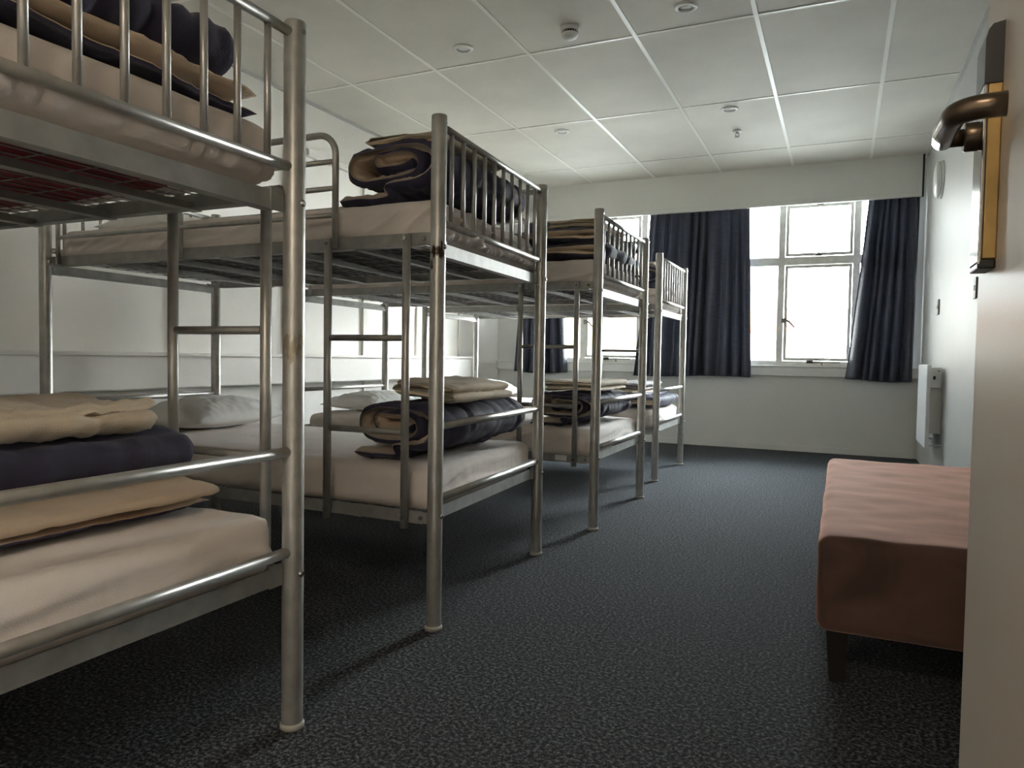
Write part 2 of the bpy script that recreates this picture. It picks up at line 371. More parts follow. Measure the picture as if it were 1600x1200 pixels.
make_window(2, W2[0], W2[1], -2.60, -1.985)

# ------------------------------------------------------------------ bunk beds
L = 1.955
TOPZ = 1.65
def make_bunk(xf, yn, W, k, mirror, label, post_mats=None, sticker=False):
    root = empty('bunk_bed', (xf, yn, 0)); tag(root, label, 'bunk bed', 'silver bunk beds in a row along the left wall')
    pm = post_mats or {}
    def P(x, y, z):
        yy = W-y if mirror else y
        return (x + k*yy, yy, z)
    def bar(mb, a, b, r, n=12): return mb.tube([P(*a), P(*b)], r, n)
    def slab(mb, a, b, mi=0):           # box in bed coordinates
        (x0, y0, z0), (x1, y1, z1) = a, b
        vs = [mb.bm.verts.new(P(*p)) for p in [(x0,y0,z0),(x1,y0,z0),(x1,y1,z0),(x0,y1,z0),(x0,y0,z1),(x1,y0,z1),(x1,y1,z1),(x0,y1,z1)]]
        for f in [(0,3,2,1),(4,5,6,7),(0,1,5,4),(1,2,6,5),(2,3,7,6),(3,0,4,7)]:
            fc = mb.bm.faces.new([vs[i] for i in f]); fc.material_index = mi
    # posts
    for i, (x, y) in enumerate(((0, 0), (0, W), (-L, 0), (-L, W))):
        px, py, _ = P(x, y, 0)
        mb = MB(); mb.lathe([(0.0245, 0.006), (0.025, 0.012), (0.025, TOPZ-0.004), (0.0235, TOPZ)], 28, (px, py, 0))
        po = mb.build('post', pm.get(i, METAL), root)
        MB().lathe([(0.0285, 0.0), (0.0285, 0.010), (0.0262, 0.014)], 28, (px, py, 0)).build('foot_cap', CAPG, po)
        sgn = 1 if x == 0 else -1
        for z in (0.372, 1.236):
            MB().lathe([(0.0085, 0.0), (0.0085, 0.003), (0.0045, 0.0045), (0.0045, 0.0065)], 12, (px+sgn*0.0235, py, z), 'x').build('bolt', BOLT, po)
        if x == 0: MB().lathe([(0.006, 0.0), (0.006, 0.003)], 10, (px+0.0235, py, 1.625), 'x').build('bolt', BOLT, po)
    # side rails (angle section) with end brackets
    for z0 in (0.340, 1.243):
        for y, s in ((0, -1), (W, 1)):
            o1, o2 = (-0.006, -0.002) if s < 0 else (W+0.002, W+0.006)
            mb = MB(); slab(mb, (-L+0.045, o1, z0), (-0.045, o2, z0+0.042))
            i1, i2 = (o2, o2+0.028) if s < 0 else (o1-0.028, o1)
            slab(mb, (-L+0.045, i1, z0), (-0.045, i2, z0+0.003))
            ra = mb.build('side_rail', METAL_D, root)
            for xa, xb in ((-0.075, -0.018), (-L+0.018, -L+0.075)):
                mb = MB(); c1, c2 = (o1-0.0035, o1-0.0005) if s < 0 else (o2+0.0005, o2+0.0035)
                slab(mb, (xa, c1, z0+0.003), (xb, c2, z0+0.040))
                br = mb.build('bracket', METAL_D, ra)
                q = P((xa+xb)/2, (c1-0.003) if s < 0 else (c2+0.003), z0+0.021)
                MB().lathe([(0.007, -0.004), (0.007, 0.004)], 10, q, 'y').build('bolt', BOLT, br)
    # end beams and end bars
    for z0 in (0.352, 1.214):
        for x, s in ((0, 1), (-L, -1)):
            mb = MB(); a = x-0.012*s; b = x-0.008*s
            slab(mb, (min(a, b), 0.024, z0), (max(a, b), W-0.024, z0+0.042))
            c = x-0.042*s; slab(mb, (min(c, a), 0.05, z0), (max(c, a), W-0.05, z0+0.003))
            be = mb.build('end_beam', METAL_D, root)
            for yy in (0.03, W-0.07):
                mb = MB(); d = x-0.004*s; slab(mb, (min(d, b), yy, z0-0.002), (max(d, b), yy+0.04, z0+0.050)); mb.build('bracket', METAL_D, be)
    for x in (0, -L):
        for z in (0.424, 0.660):
            mb = MB(); bar(mb, (x, 0.02, z), (x, W-0.02, z), 0.0125, 14); mb.build('end_bar', METAL, root)
        for z in (1.318, 1.622):
            mb = MB(); bar(mb, (x, 0.02, z), (x, W-0.02, z), 0.0115, 14); mb.build('end_bar', METAL, root)
        for j in range(10):
            y = W*(j+1)/11.0
            mb = MB(); bar(mb, (x, y, 1.322), (x, y, 1.618), 0.0078, 10); mb.build('spindle', METAL, root)
    # ladder
    mb = MB()
    for x in (-0.105, -0.42): bar(mb, (x, -0.021, 0.325), (x, -0.021, 1.278), 0.0135, 14)
    la = mb.build('ladder', METAL, root)
    for z in (0.945, 0.637):
        mb = MB(); bar(mb, (-0.407, -0.021, z), (-0.118, -0.021, z), 0.0105, 12); mb.build('rung', METAL_D, la)
    for x in (-0.105, -0.42):
        for z in (0.36, 1.264):
            q = P(x, -0.036, z); MB().lathe([(0.006, -0.003), (0.006, 0.003)], 10, q, 'y').build('bolt', BOLT, la)
    # guard rails
    mb = MB(); r = 0.0115; y = -0.012; xa = -0.392
    arc = [P(xa-0.07+0.07*math.sin(t), y-0.008, 1.562+0.07*math.cos(t)) for t in [PI/2*i/8 for i in range(8, -1, -1)]]
    mb.tube([P(xa, y-0.008, 1.25)]+arc+[P(-L+0.02, y-0.008, 1.632)], r, 12)
    for z in (1.540, 1.450, 1.360): bar(mb, (xa, y-0.008, z), (-1.84, y-0.008, z), 0.009, 10)
    for x in (-1.12, -1.84): bar(mb, (x, y-0.008, 1.25), (x, y-0.008, 1.630), 0.009, 10)
    mb.build('guard_rail', METAL, root)
    mb = MB(); y = W+0.020
    bar(mb, (-0.015, y, 1.628), (-L+0.015, y, 1.628), r)
    for z in (1.535, 1.505, 1.36): bar(mb, (-0.15, y, z), (-1.84, y, z), 0.009, 10)
    for x in (-0.15, -1.0, -1.84): bar(mb, (x, y, 1.25), (x, y, 1.630), 0.009, 10)
    mb.build('guard_rail', METAL, root)
    # slats and wire mesh of both decks
    for z0 in (0.363, 1.265):
        for i in range(5):
            x = -0.32-0.31*i
            mb = MB(); slab(mb, (x-0.0015, 0.001, z0-0.027), (x+0.0015, W-0.001, z0-0.003)); slab(mb, (x+0.0015, 0.001, z0-0.027), (x+0.028, W-0.001, z0-0.0245))
            mb.build('slat', METAL_D, root)
        mb = MB(); n = 9
        for j in range(1, n): 
            y = W*j/n; bar(mb, (-0.09, y, z0), (-L+0.09, y, z0), 0.0016, 4)
        for j in range(0, 36):
            x = -0.095-0.0505*j; bar(mb, (x, 0.06, z0-0.001), (x, W-0.06, z0-0.001), 0.0016, 4)
        mb.build('wire_mesh', METAL_D, root)
    if sticker:
        mb = MB(); slab(mb, (-0.215, -0.0075, 0.349), (-0.15, -0.0065, 0.377)); tag(mb.build('sticker', PLAST, root), 'pale rectangular sticker on the lower side rail')
    return root

BEDS = [dict(xf=-1.166, yn=0.366, W=0.957, k=0.0, mirror=True),
        dict(xf=-1.1815, yn=2.005, W=0.977, k=-0.048, mirror=False),
        dict(xf=-1.1447, yn=3.551, W=0.964, k=-0.005, mirror=False),
        dict(xf=-1.2086, yn=5.170, W=0.933, k=-0.005, mirror=False)]
make_bunk(**BEDS[0], label='nearest silver tube bunk bed, its ladder on the side away from the camera', post_mats={0: METAL, 1: METAL, 2: METAL} | {0: METAL_SMUDGE, 1: METAL_SMUDGE})
make_bunk(**BEDS[1], label='second silver tube bunk bed from the camera, brown rust patch on its front post', post_mats={0: METAL_RUST})
make_bunk(**BEDS[2], label='third silver tube bunk bed from the camera, pale sticker on its lower rail', sticker=True)
make_bunk(**BEDS[3], label='farthest silver tube bunk bed, closest to the windows')

# ------------------------------------------------------------------ mattresses
def make_mattress(bed, upper, label, base=DGREY, seed=0):
    W, k = bed['W'], bed['k']; ln, wd, th = 1.885, W-0.068, (0.136 if upper else 0.148)
    z = 1.2680 if upper else 0.3665
    xc = bed['xf'] - 0.022 - ln/2 + k*W/2; yc = bed['yn'] + W/2
    root = empty('mattress', (xc, yc, z), math.atan(-k)*0); tag(root, label, 'mattress', 'mattresses in pale fitted sheets')
    S = Vector((seed*7.3, seed*3.1, 0))
    def disp(q, n):
        x, y, zz = q
        p = Vector((x, y, zz))+S
        d = 0.0045*fbm(p, 4, 3)
        side = 1-abs(n.z)
        # slanting drag folds on the sides, gathered wrinkles at the foot end
        if side > 0.3:
            d += 0.020*min(1, side*1.3)*max(0, math.sin((x*1.0-zz*2.2)*38 + 7*fbm(p, 2.0, 2)))**3*max(0.10, 0.45+1.4*noise.noise(p*1.7))
            if abs(n.x) > 0.6:
                lowf = max(0, 1-abs(zz-(0.030 if upper else 0.050))/(0.030 if upper else 0.018))*(1.0 if upper else 0.5)
                d += (0.0075 if upper else 0.004)*math.sin(y*105+6*fbm(p, 8, 2))*(0.22+lowf)*(0.6+0.8*abs(noise.noise(p*6))) + 0.010*lowf
        else:
            d += 0.002*fbm(p+Vector((3, 1, 2)), 11, 2) + (0.010*(1-(2*x/ln)**4)*(1-(2*y/wd)**4) if n.z > 0.5 else 0)
            if n.z < -0.5: d = 0.0
        v = n*d
        v.x += k*(y)
        return v
    mb = rbox(ln, wd, th, 0.042, 150, 70, 6, disp)
    mb.build('fitted_sheet', SHEET, root)
    # underside cloth with the ragged hem of the sheet round it
    bm = MB(); pts = []
    N = 140
    for i in range(N):
        a = 2*PI*i/N; c, s = math.cos(a), math.sin(a)
        e = 8.0; rr = (abs(c)**e+abs(s)**e)**(-1/e)
        ins = 1-0.035*noise.noise(Vector((c*6+seed, s*6, 1)))
        px, py = c*rr*(ln/2-0.16)*ins, s*rr*(wd/2-0.085)*ins
        pts.append((px+k*py, py))
    top = [bm.bm.verts.new((p[0], p[1], 0.004)) for p in pts]; bot = [bm.bm.verts.new((p[0], p[1], -0.0012)) for p in pts]
    bm.bm.faces.new(top); bm.bm.faces.new(bot[::-1])
    for i in range(N): bm.bm.faces.new((bot[i], bot[(i+1)%N], top[(i+1)%N], top[i]))
    o = bm.build('base_cloth', base, root)
    tag(o, 'dark red mattress underside showing through the wire' if base is RED else 'dark mattress underside')
    return root
nm = ['nearest', 'second', 'third', 'farthest']
for i, b in enumerate(BEDS):
    make_mattress(b, True, ['pale pink-beige sheeted mattress on the nearest upper bunk, dark red underneath', 'beige sheeted mattress on the upper bunk of the second bed, below the big rolled duvet', 'beige sheeted mattress on the upper bunk of the third bed from the camera', 'pale sheeted mattress on the upper bunk nearest the windows'][i], RED if i == 0 else DGREY, i+1)
    make_mattress(b, False, ['pale beige sheeted mattress on the nearest lower bunk, cut by the left photo edge', 'cream sheeted mattress on the lower bunk of the second bed, with slanting side wrinkles', 'cream sheeted mattress on the lower bunk of the third bed from the camera', 'white sheeted mattress on the lower bunk nearest the windows'][i], DGREY, i+11)

# ------------------------------------------------------------------ bedding: thick cloth strips folded along a profile
def catmull(pts, ds):
    P_ = [Vector(p) for p in pts]; P_ = [P_[0]*2-P_[1]] + P_ + [P_[-1]*2-P_[-2]]; out = []
    for i in range(1, len(P_)-2):
        a, b, c, d = P_[i-1:i+3]
        for j in range(12):
            t = j/12; out.append(0.5*((2*b)+(c-a)*t+(2*a-5*b+4*c-d)*t*t+(3*b-a-3*c+d)*t*t*t))
    out.append(P_[-2])
    res = [out[0]]; acc = 0
    for p, q in zip(out, out[1:]):
        seg = (q-p).length
        while acc+seg >= ds:
            p = p+(q-p)*((ds-acc)/seg); seg = (q-p).length; acc = 0; res.append(p)
        acc += seg
    return res
def ridge(s, y, k):
    a = fbm(Vector((s*5, y*9, k)), 1, 2)
    r1 = 1-2.2*abs(noise.noise(Vector((s*8+1.5*a, y*17+2*a, k+4)))); r2 = 1-2.2*abs(noise.noise(Vector((s*21, y*30+2*a, k+8))))
    return 0.009*r1*(0.5+0.8*abs(a)) + 0.0035*r2 - 0.003
def cloth_strip(root, path, y0, y1, t, mA, mB_, nameA, nameB, seed=0, wob=0.008, quilt=0.0, ds=0.009, dy=0.016, rag=0.015, puff=0.35, wr=0.35, cut=0.5, tail=None, sway=0.0):
    """path in the x-z plane; side A is to the left of travel, side B to the right"""
    pts = catmull([Vector((p[0], 0, p[1])) for p in path], ds); n = len(pts); m_ = max(6, int((y1-y0)/dy))
    nrm = []
    for i in range(n):
        a = pts[max(0, i-2)]; b = pts[min(n-1, i+2)]; d = (b-a).normalized(); nrm.append(Vector((-d.z, 0, d.x)))
    S = Vector((seed*11.7, seed*5.3, seed*2.9)); A = []; B = []
    tot = n*ds
    for i in range(n):
        ra, rb = [], []; s = i*ds
        e0 = y0 + rag*fbm(Vector((s*3, 1, seed)), 1, 2); e1 = y1 + rag*fbm(Vector((s*3, 7, seed)), 1, 2)
        es = min(1, min(s, tot-s)/(t*0.9)+0.0); es = max(0.12, math.sqrt(1-(1-es)**2))
        tl = tail(s/tot) if tail else 1.0
        for j in range(m_+1):
            v = j/m_; y = e0+(e1-e0)*v; dl = min(v, 1-v)*(e1-e0)
            ey = min(1, dl/(t*0.8)); ey = max(0.12, math.sqrt(1-(1-ey)**2))
            q = Vector((pts[i].x, y, pts[i].z))
            th = t*tl*es*ey*(1+puff*0.5*fbm(q+S, 9, 2))
            if quilt:
                g1 = abs((y-y0)/quilt-round((y-y0)/quilt))*quilt; g2 = abs(s/quilt-round(s/quilt))*quilt
                th *= 1-0.42*math.exp(-(min(g1, g2)/0.013)**2)
            off = nrm[i]*(wob*fbm(q+S, 5, 3)) + Vector((sway*fbm(Vector((y*3.2, s*2.0, seed+3)), 1, 2), 0, 0))
            wA = wr*tl*ridge(s, y, seed); wB = wr*tl*ridge(s, y, seed+9)
            ra.append(q+off+nrm[i]*(th/2+wA*ey)); rb.append(q+off-nrm[i]*(th/2+wB*ey))
        A.append(ra); B.append(rb)
    def sheet(rows_, other, name, mm, flip, cf):
        mb = MB(); g = [[mb.bm.verts.new(p) for p in r_] for r_ in rows_]
        for i in range(n-1):
            for j in range(m_):
                f = mb.bm.faces.new((g[i][j], g[i][j+1], g[i+1][j+1], g[i+1][j]) if not flip else (g[i][j], g[i+1][j], g[i+1][j+1], g[i][j+1])); f.smooth = True
        # turn the border over to the middle of the thickness
        def mid(i, j): return mb.bm.verts.new(rows_[i][j]*(1-cf)+other[i][j]*cf)
        border = [(i, 0) for i in range(n)] + [(n-1, j) for j in range(1, m_+1)] + [(i, m_) for i in range(n-2, -1, -1)] + [(0, j) for j in range(m_-1, 0, -1)]
        ms = [mid(*b) for b in border]; K = len(border)
        for q in range(K):
            a, b = border[q], border[(q+1) % K]
            f = mb.bm.faces.new((g[a[0]][a[1]], ms[q], ms[(q+1) % K], g[b[0]][b[1]])); f.smooth = True
        me = bpy.data.meshes.new(name); mb.bm.to_mesh(me); mb.bm.free(); me.materials.append(mm)
        o = bpy.data.objects.new(name, me); COL.objects.link(o)
        if root: o.parent = root
        return o
    # one closed shell per side pair
    oA = sheet(A, B, nameA, mA, True, cut); oB = sheet(B, A, nameB, mB_, False, 1-cut)
    return oA, oB

def spiral(a, b, t, turns, cx, cz, cw=True, start=0.0, core=0.30):
    pts = []; N = int(turns*14)
    for i in range(N+1):
        f = core+(1-core)*i/N; th = start + (-1 if cw else 1)*2*PI*turns*i/N
        c, s = math.cos(th), math.sin(th)
        c = math.copysign(abs(c)**0.75, c); s = math.copysign(abs(s)**0.85, s)
        pts.append((cx+(a/2-t/2)*f*c, cz+(b/2-t/2)*(0.16+0.84*f)*s))
    return pts
def duvet(loc, label, y0, y1, kind, a, b, t, seed, mirror=False, quilt=0.21, lining=CREAM, wr=0.9, wob=0.010):
    root = empty('duvet', loc); tag(root, label, 'duvet', 'navy and cream duvets folded on the bunks')
    tail = None
    if kind == 'roll':            # rolled, outer end runs out flat under the roll towards -x
        zc0 = (b-t*0.9)/2+t*0.95
        sp = spiral(a, b-t*0.95, t, 1.60, 0, zc0, cw=True, start=-PI/2+2*PI*0.60, core=0.46)
        path = [(a*0.20, zc0+t*0.25), (a*0.12, zc0-t*0.30), (0, zc0-t*0.35), (-a*0.13, zc0-t*0.2)] + sp + [(a*0.02, t*0.55), (-a*0.14, t*0.5), (-a*0.30, t*0.5), (-a*0.43, t*0.55)]
        A, B = NAVY, lining
    elif kind == 'rollfold':      # rolled on top, thin loose layers below reaching out to the +x side
        hb = b*0.30
        sp = spiral(a*0.94, b-hb, t, 1.5, 0, hb+(b-hb)/2, cw=False, start=PI/2, core=0.38)
        path = sp + [(a*0.20, hb*0.98), (a*0.36, hb*0.90), (a*0.45, hb*0.78), (a*0.44, hb*0.60), (a*0.2, hb*0.56), (-a*0.3, hb*0.54), (-a*0.38, hb*0.36), (-a*0.2, hb*0.20), (a*0.2, hb*0.22), (a*0.43, hb*0.18)]
        tail = lambda f: 1.0 if f < 0.52 else max(0.34, 1.0-(f-0.49)*8)
        A, B = lining, NAVY
    else:                         # flat zigzag of layers
        nl = kind; path = []; h = b/nl
        for i in range(nl):
            z = h*(i+0.5); jit = 0.02*((i*7+seed) % 3-1)
            xs = (-a/2+h*0.5, a/2-h*0.5+jit); xs = xs if i % 2 == 0 else xs[::-1]
            if i: path.append(((xs[0]+(h*0.42 if i % 2 else -h*0.42)), z-h*0.5))
            path += [(xs[0], z), (xs[0]*0.5+xs[1]*0.5, z+0.004), (xs[1], z)]
        A, B = lining, NAVY
    if mirror: path = [(-p[0], p[1]) for p in path]; A, B = B, A
    nA, nB = ('shell', 'lining') if A is NAVY else ('lining', 'shell')
    o1, o2 = cloth_strip(root, path, y0, y1, t, A, B, nA, nB, seed, quilt=quilt, wr=wr, wob=wob, cut=(0.82 if A is NAVY else 0.18), tail=tail, sway=0.022)
    for o, mm in ((o1, A), (o2, B)):
        o['label'] = 'navy outer cloth' if mm is NAVY else 'cream lining cloth'
    return root
def folded_sheet(loc, label, a, b, y0, y1, layers, seed, m_=SAND, rz=0.0, tilt=0.0, wob=0.006, wr=0.6):
    root = empty('folded_sheet', loc, rz); root.rotation_euler.y = tilt
    tag(root, label, 'sheet', 'spare sheets folded on top of the duvets')
    h = b/layers; path = []
    for i in range(layers):
        z = h*(i+0.5); j = 0.012*((i*5+seed) % 3-1); xs = (-a/2+h*0.5+j, a/2-h*0.5-j); xs = xs if i % 2 == 0 else xs[::-1]
        if i: path.append((xs[0]+(h*0.4 if i % 2 else -h*0.4), z-h*0.5))
        path += [(xs[0], z), (xs[0]*0.6+xs[1]*0.4, z+0.003), (xs[0]*0.2+xs[1]*0.8, z-0.002), (xs[1], z)]
    o1, o2 = cloth_strip(root, path, y0, y1, h*0.88, m_, m_, 'cloth', 'cloth', seed, wob=wob, ds=0.008, dy=0.014, puff=0.5, wr=wr, sway=0.014)
    return root

# second bed, upper: big loose roll
duvet((-1.425, 0, 1.409), 'large navy duvet rolled loosely on the second upper bunk, cream lining in its spiral', 2.07, 2.79, 'roll', 0.45, 0.218, 0.038, 3)
folded_sheet((-1.40, 0, 1.620), 'thin beige sheet on top of the big rolled duvet', 0.28, 0.033, 2.12, 2.60, 3, 4)
# second bed, lower
duvet((-1.400, 0, 0.524), 'quilted navy duvet rolled on the second lower bunk in front of the ladder', 2.09, 2.82, 'roll', 0.40, 0.212, 0.035, 8)
folded_sheet((-1.33, 0, 0.738), 'beige sheet folded in layers on the duvet of the second lower bunk', 0.24, 0.058, 2.16, 2.62, 4, 7, tilt=R(5))
# nearest bed, lower
duvet((-1.55, 0, 0.526), 'navy duvet folded on the nearest lower bunk at the left photo edge', 0.44, 1.255, 'rollfold', 0.46, 0.190, 0.038, 13, wr=0.75, wob=0.004)
folded_sheet((-1.60, 0, 0.712), 'cream sheet folded on the nearest lower duvet', 0.34, 0.062, 0.44, 1.17, 3, 5, m_=SAND, wob=0.010, wr=1.1)
# nearest bed, upper
duvet((-1.40, 0, 1.417), 'navy duvet folded on the nearest upper bunk behind the spindles, cream folds below', 0.50, 1.245, 'rollfold', 0.42, 0.225, 0.046, 21, wr=1.5)
# third bed
duvet((-1.40, 0, 1.416), 'navy duvet folded in flat layers on the third upper bunk', 3.62, 4.36, 4, 0.46, 0.165, 0.036, 31)
folded_sheet((-1.34, 0, 1.585), 'beige sheet folded on the duvet of the third upper bunk', 0.26, 0.045, 3.66, 4.2, 4, 6)
duvet((-1.36, 0, 0.524), 'navy duvet rolled on the third lower bunk', 3.62, 4.36, 'roll', 0.42, 0.185, 0.028, 37)
folded_sheet((-1.33, 0, 0.712), 'beige sheet folded on the duvet of the third lower bunk', 0.30, 0.050, 3.68, 4.22, 4, 9)
# farthest bed
duvet((-1.40, 0, 1.412), 'navy duvet rolled on the upper bunk nearest the windows', 5.25, 5.95, 'roll', 0.40, 0.165, 0.026, 41)
folded_sheet((-1.42, 0, 1.580), 'beige sheet folded on the upper duvet nearest the windows', 0.26, 0.03, 5.3, 5.8, 3, 11)
duvet((-1.46, 0, 0.524), 'navy duvet folded in layers on the lower bunk nearest the windows', 5.24, 5.95, 3, 0.42, 0.130, 0.036, 43)
folded_sheet((-1.48, 0, 0.658), 'grey-beige sheets folded on the lower duvet nearest the windows', 0.30, 0.05, 5.28, 5.8, 4, 12, m_=GREYC)

def pillow(loc, label, sx_=0.42, sy_=0.64, h=0.125, rz=0.0, seed=0, tilt=0.0):
    mb = MB(); N, M_ = 44, 60; S = Vector((seed*4.1, seed*2.2, 0))
    def pt(u, v, s):
        au, av = abs(u), abs(v)
        prof = max(0, (1-au**2.4))**0.55*max(0, (1-av**2.6))**0.55
        pin = 1-0.07*(1-au**2)*1.0*av**3-0.0; pin2 = 1-0.06*(1-av**2)*au**3
        x = u*sx_/2*pin2; y = v*sy_/2*pin
        rad = noise.noise(Vector((u*2.2, v*2.2, seed)))*0.006
        wr = 0.0045*math.sin((u*2.0+v*9+2.2*fbm(Vector((u, v, seed)), 2, 2))*3.4)*(av**1.5+0.25)*prof**0.4 + 0.006*fbm(Vector((u*2, v*3, seed)), 2.6, 3)*prof**0.4
        z = h*0.5 + s*(h/2*prof*(1.15 if s > 0 else 0.85)) + (wr+rad if s > 0 else 0)
        return Vector((x, y, max(0.002, z-(h*0.10*(1-prof)))))
    top = [[mb.bm.verts.new(pt(-1+2*i/N, -1+2*j/M_, 1)) for j in range(M_+1)] for i in range(N+1)]
    bot = [[top[i][j] if i in (0, N) or j in (0, M_) else mb.bm.verts.new(pt(-1+2*i/N, -1+2*j/M_, -1)) for j in range(M_+1)] for i in range(N+1)]
    for i in range(N):
        for j in range(M_):
            mb.bm.faces.new((top[i][j], top[i+1][j], top[i+1][j+1], top[i][j+1])).smooth = True
            try: mb.bm.faces.new((bot[i][j], bot[i][j+1], bot[i+1][j+1], bot[i+1][j])).smooth = True
            except ValueError: pass
    o = mb.build('pillow', PILLOW); o.location = loc; o.rotation_euler = (0, tilt, rz)
    return tag(o, label, 'pillow', 'white pillows at the bed heads')
pillow((-2.80, 2.60, 0.514), 'crumpled white pillow at the head of the second lower bunk', rz=R(6), seed=2, h=0.15)
pillow((-2.83, 4.02, 0.512), 'off-white pillow at the head of the third lower bunk', rz=R(-4), seed=5)
pillow((-2.80, 5.62, 0.514), 'bright white plump pillow at the head of the lower bunk nearest the windows', rz=R(5), h=0.16, seed=7)
pillow((-2.86, 2.50, 1.398), 'pillow at the head of the second upper bunk, half hidden by the nearest bed', rz=R(2), seed=9, h=0.11)

# ------------------------------------------------------------------ curtains
def curtain(label, t0, t1, b0, b1, folds, seed, group=True):
    cx = (t0+t1)/2; NX, NZ = 260, 60; zt, zb = 2.432, 0.716; mb = MB()
    def pt(u, v):
        x = (t0+(t1-t0)*u)*(1-v**1.15)+(b0+(b1-b0)*u)*v**1.15
        uu = u+0.02*math.sin(u*17+seed)+0.012*v*math.sin(u*9+2*seed)
        A = 0.012+0.022*min(1, v*2.5)
        ph = uu*folds*2*PI + 2.4*fbm(Vector((uu*folds*0.42, 0.25*v, seed*3)), 1, 2)
        A *= 0.55+0.9*abs(noise.noise(Vector((uu*folds*0.33, 0.3*v, seed*5))))*1.6
        y = 7.522 + A*(math.sin(ph)+0.35*math.sin(ph*0.53+seed)*v+0.25*math.sin(ph*2.1+seed*2)*(1-v))
        x += 0.010*math.cos(ph)*min(1, v*2)
        z = zt+(zb-zt)*v + (0.010*math.sin(uu*5+seed))*v
        x += 0.006*fbm(Vector((u*4, v*3, seed)), 1, 2)
        return Vector((x-cx, y-7.52, z-zb))
    g = [[mb.bm.verts.new(pt(i/NX, j/NZ)) for j in range(NZ+1)] for i in range(NX+1)]
    for i in range(NX):
        for j in range(NZ): mb.bm.faces.new((g[i][j], g[i][j+1], g[i+1][j+1], g[i+1][j])).smooth = True
    o = mb.build('curtain', CURT); o.location = (cx, 7.52, zb)
    s = o.modifiers.new('thick', 'SOLIDIFY'); s.thickness = 0.0025; s.offset = 0
    return tag(o, label, 'curtain', 'short navy curtains on the window wall')
curtain('dark navy curtain gathered at the far right beside the wall heater', 0.19, 0.605, 0.035, 0.605, 6.5, 1.3)
curtain('wide dark navy curtain hanging between the two windows', -1.865, -0.872, -2.02, -0.825, 10, 4.1)
curtain('dark navy curtain at the left end of the window wall, seen between the bunks', -3.30, -2.83, -3.42, -2.775, 5, 2.2)
tr = empty('curtain_track', (-1.5, 7.52, 2.45)); tag(tr, 'curtain track hidden behind the pelmet board', 'curtain track')
MB().box(-2.1, 2.1, -0.012, 0.012, -0.018, 0.006).build('rail', TRIMW, tr)
for x in (-2.0, -1.0, 0, 1.0, 2.0): MB().box(x-0.012, x+0.012, -0.05, 0.10, 0.006, 0.012).build('bracket', TRIMW, tr)

# ------------------------------------------------------------------ bench ottoman
ot = empty('ottoman', (0.28, 2.96, 0)); tag(ot, 'long brown velvet bench ottoman on dark tapered legs at the right', 'ottoman')
def od(q, n):
    d = 0.003*fbm(q+Vector((1, 2, 3)), 5, 3)
    if n.z > 0.5: d += 0.004*fbm(q, 8, 2)
    if n.z < -0.5: d = 0
    return n*d
b_ = rbox(0.645, 1.735, 0.262, 0.032, 22, 50, 10, od).build('upholstery', VELVET, ot); b_.location = (0, 0, 0.160)
for sx2, sy2 in ((-1, -1), (1, -1), (-1, 1), (1, 1)):
    mb = MB(); X, Y = sx2*0.268, sy2*0.765
    t_ = [mb.bm.verts.new((X+a*0.030, Y+b*0.030, 0.170)) for a, b in ((-1,-1),(1,-1),(1,1),(-1,1))]
    o_ = [mb.bm.verts.new((X+sx2*-0.004+a*0.021, Y+b*0.021, 0.0)) for a, b in ((-1,-1),(1,-1),(1,1),(-1,1))]
    mb.bm.faces.new(t_); mb.bm.faces.new(o_[::-1])
    for i in range(4): mb.bm.faces.new((o_[i], o_[(i+1)%4], t_[(i+1)%4], t_[i]))
    mb.bevel(0.002, 1); mb.build('leg', DARKWOOD, ot)

# ------------------------------------------------------------------ wall heater, disc lamp, switches
h = empty('panel_heater', (0.60, 6.17, 0.285)); tag(h, 'slim white electric panel heater on the right wall near the far corner', 'heater')
MB().box(-0.045, -0.018, -0.31, 0.31, 0, 0.595).bevel(0.006).build('panel', HEAT, h)
cb = MB().box(-0.0175, 0.045, -0.307, -0.24, 0.43, 0.575).bevel(0.004).build('control_box', PLAST, h)
MB().box(-0.006, 0.010, -0.311, -0.3065, 0.49, 0.515).build('switch', BLACKP, cb)
MB().lathe([(0.006, -0.013), (0.006, 0.0)], 12, (0.028, -0.3065, 0.55), 'y').build('knob', GREYP, cb)
for y in (-0.2, 0.2): MB().box(-0.018, 0.060, y-0.02, y+0.02, 0.10, 0.50).build('bracket', PLAST, h)
for y in (-0.27, 0.27): MB().tube([(-0.02, y, 0.02), (0.060, y, 0.02)], 0.007, 10).build('spacer', PLAST, h)
d_ = empty('wall_disc', (XR, 6.40, 2.29)); tag(d_, 'round white domed disc high on the right wall', 'wall light')
MB().lathe([(0.142, 0.0), (0.142, -0.012), (0.132, -0.018)], 48, (0, 0, 0), 'x').build('base', GREYP if False else PLAST, d_)
MB().lathe([(0.134, -0.018), (0.137, -0.030), (0.128, -0.044), (0.10, -0.052), (0.0005, -0.055)], 48, (0, 0, 0), 'x').build('cover', DIFF, d_)
def switch(y, z, label):
    s = empty('light_switch', (XR, y, z)); tag(s, label, 'switch')
    MB().box(-0.012, 0, -0.036, 0.036, -0.058, 0.058).bevel(0.003).build('plate', GREYP, s)
    MB().box(-0.017, -0.012, -0.009, 0.009, -0.014, 0.014).build('rocker', PLAST, s)
switch(6.295, 1.314, 'small grey switch plate on the right wall between heater and round disc')
switch(4.63, 1.304, 'small grey switch plate peeping past the edge of the door')

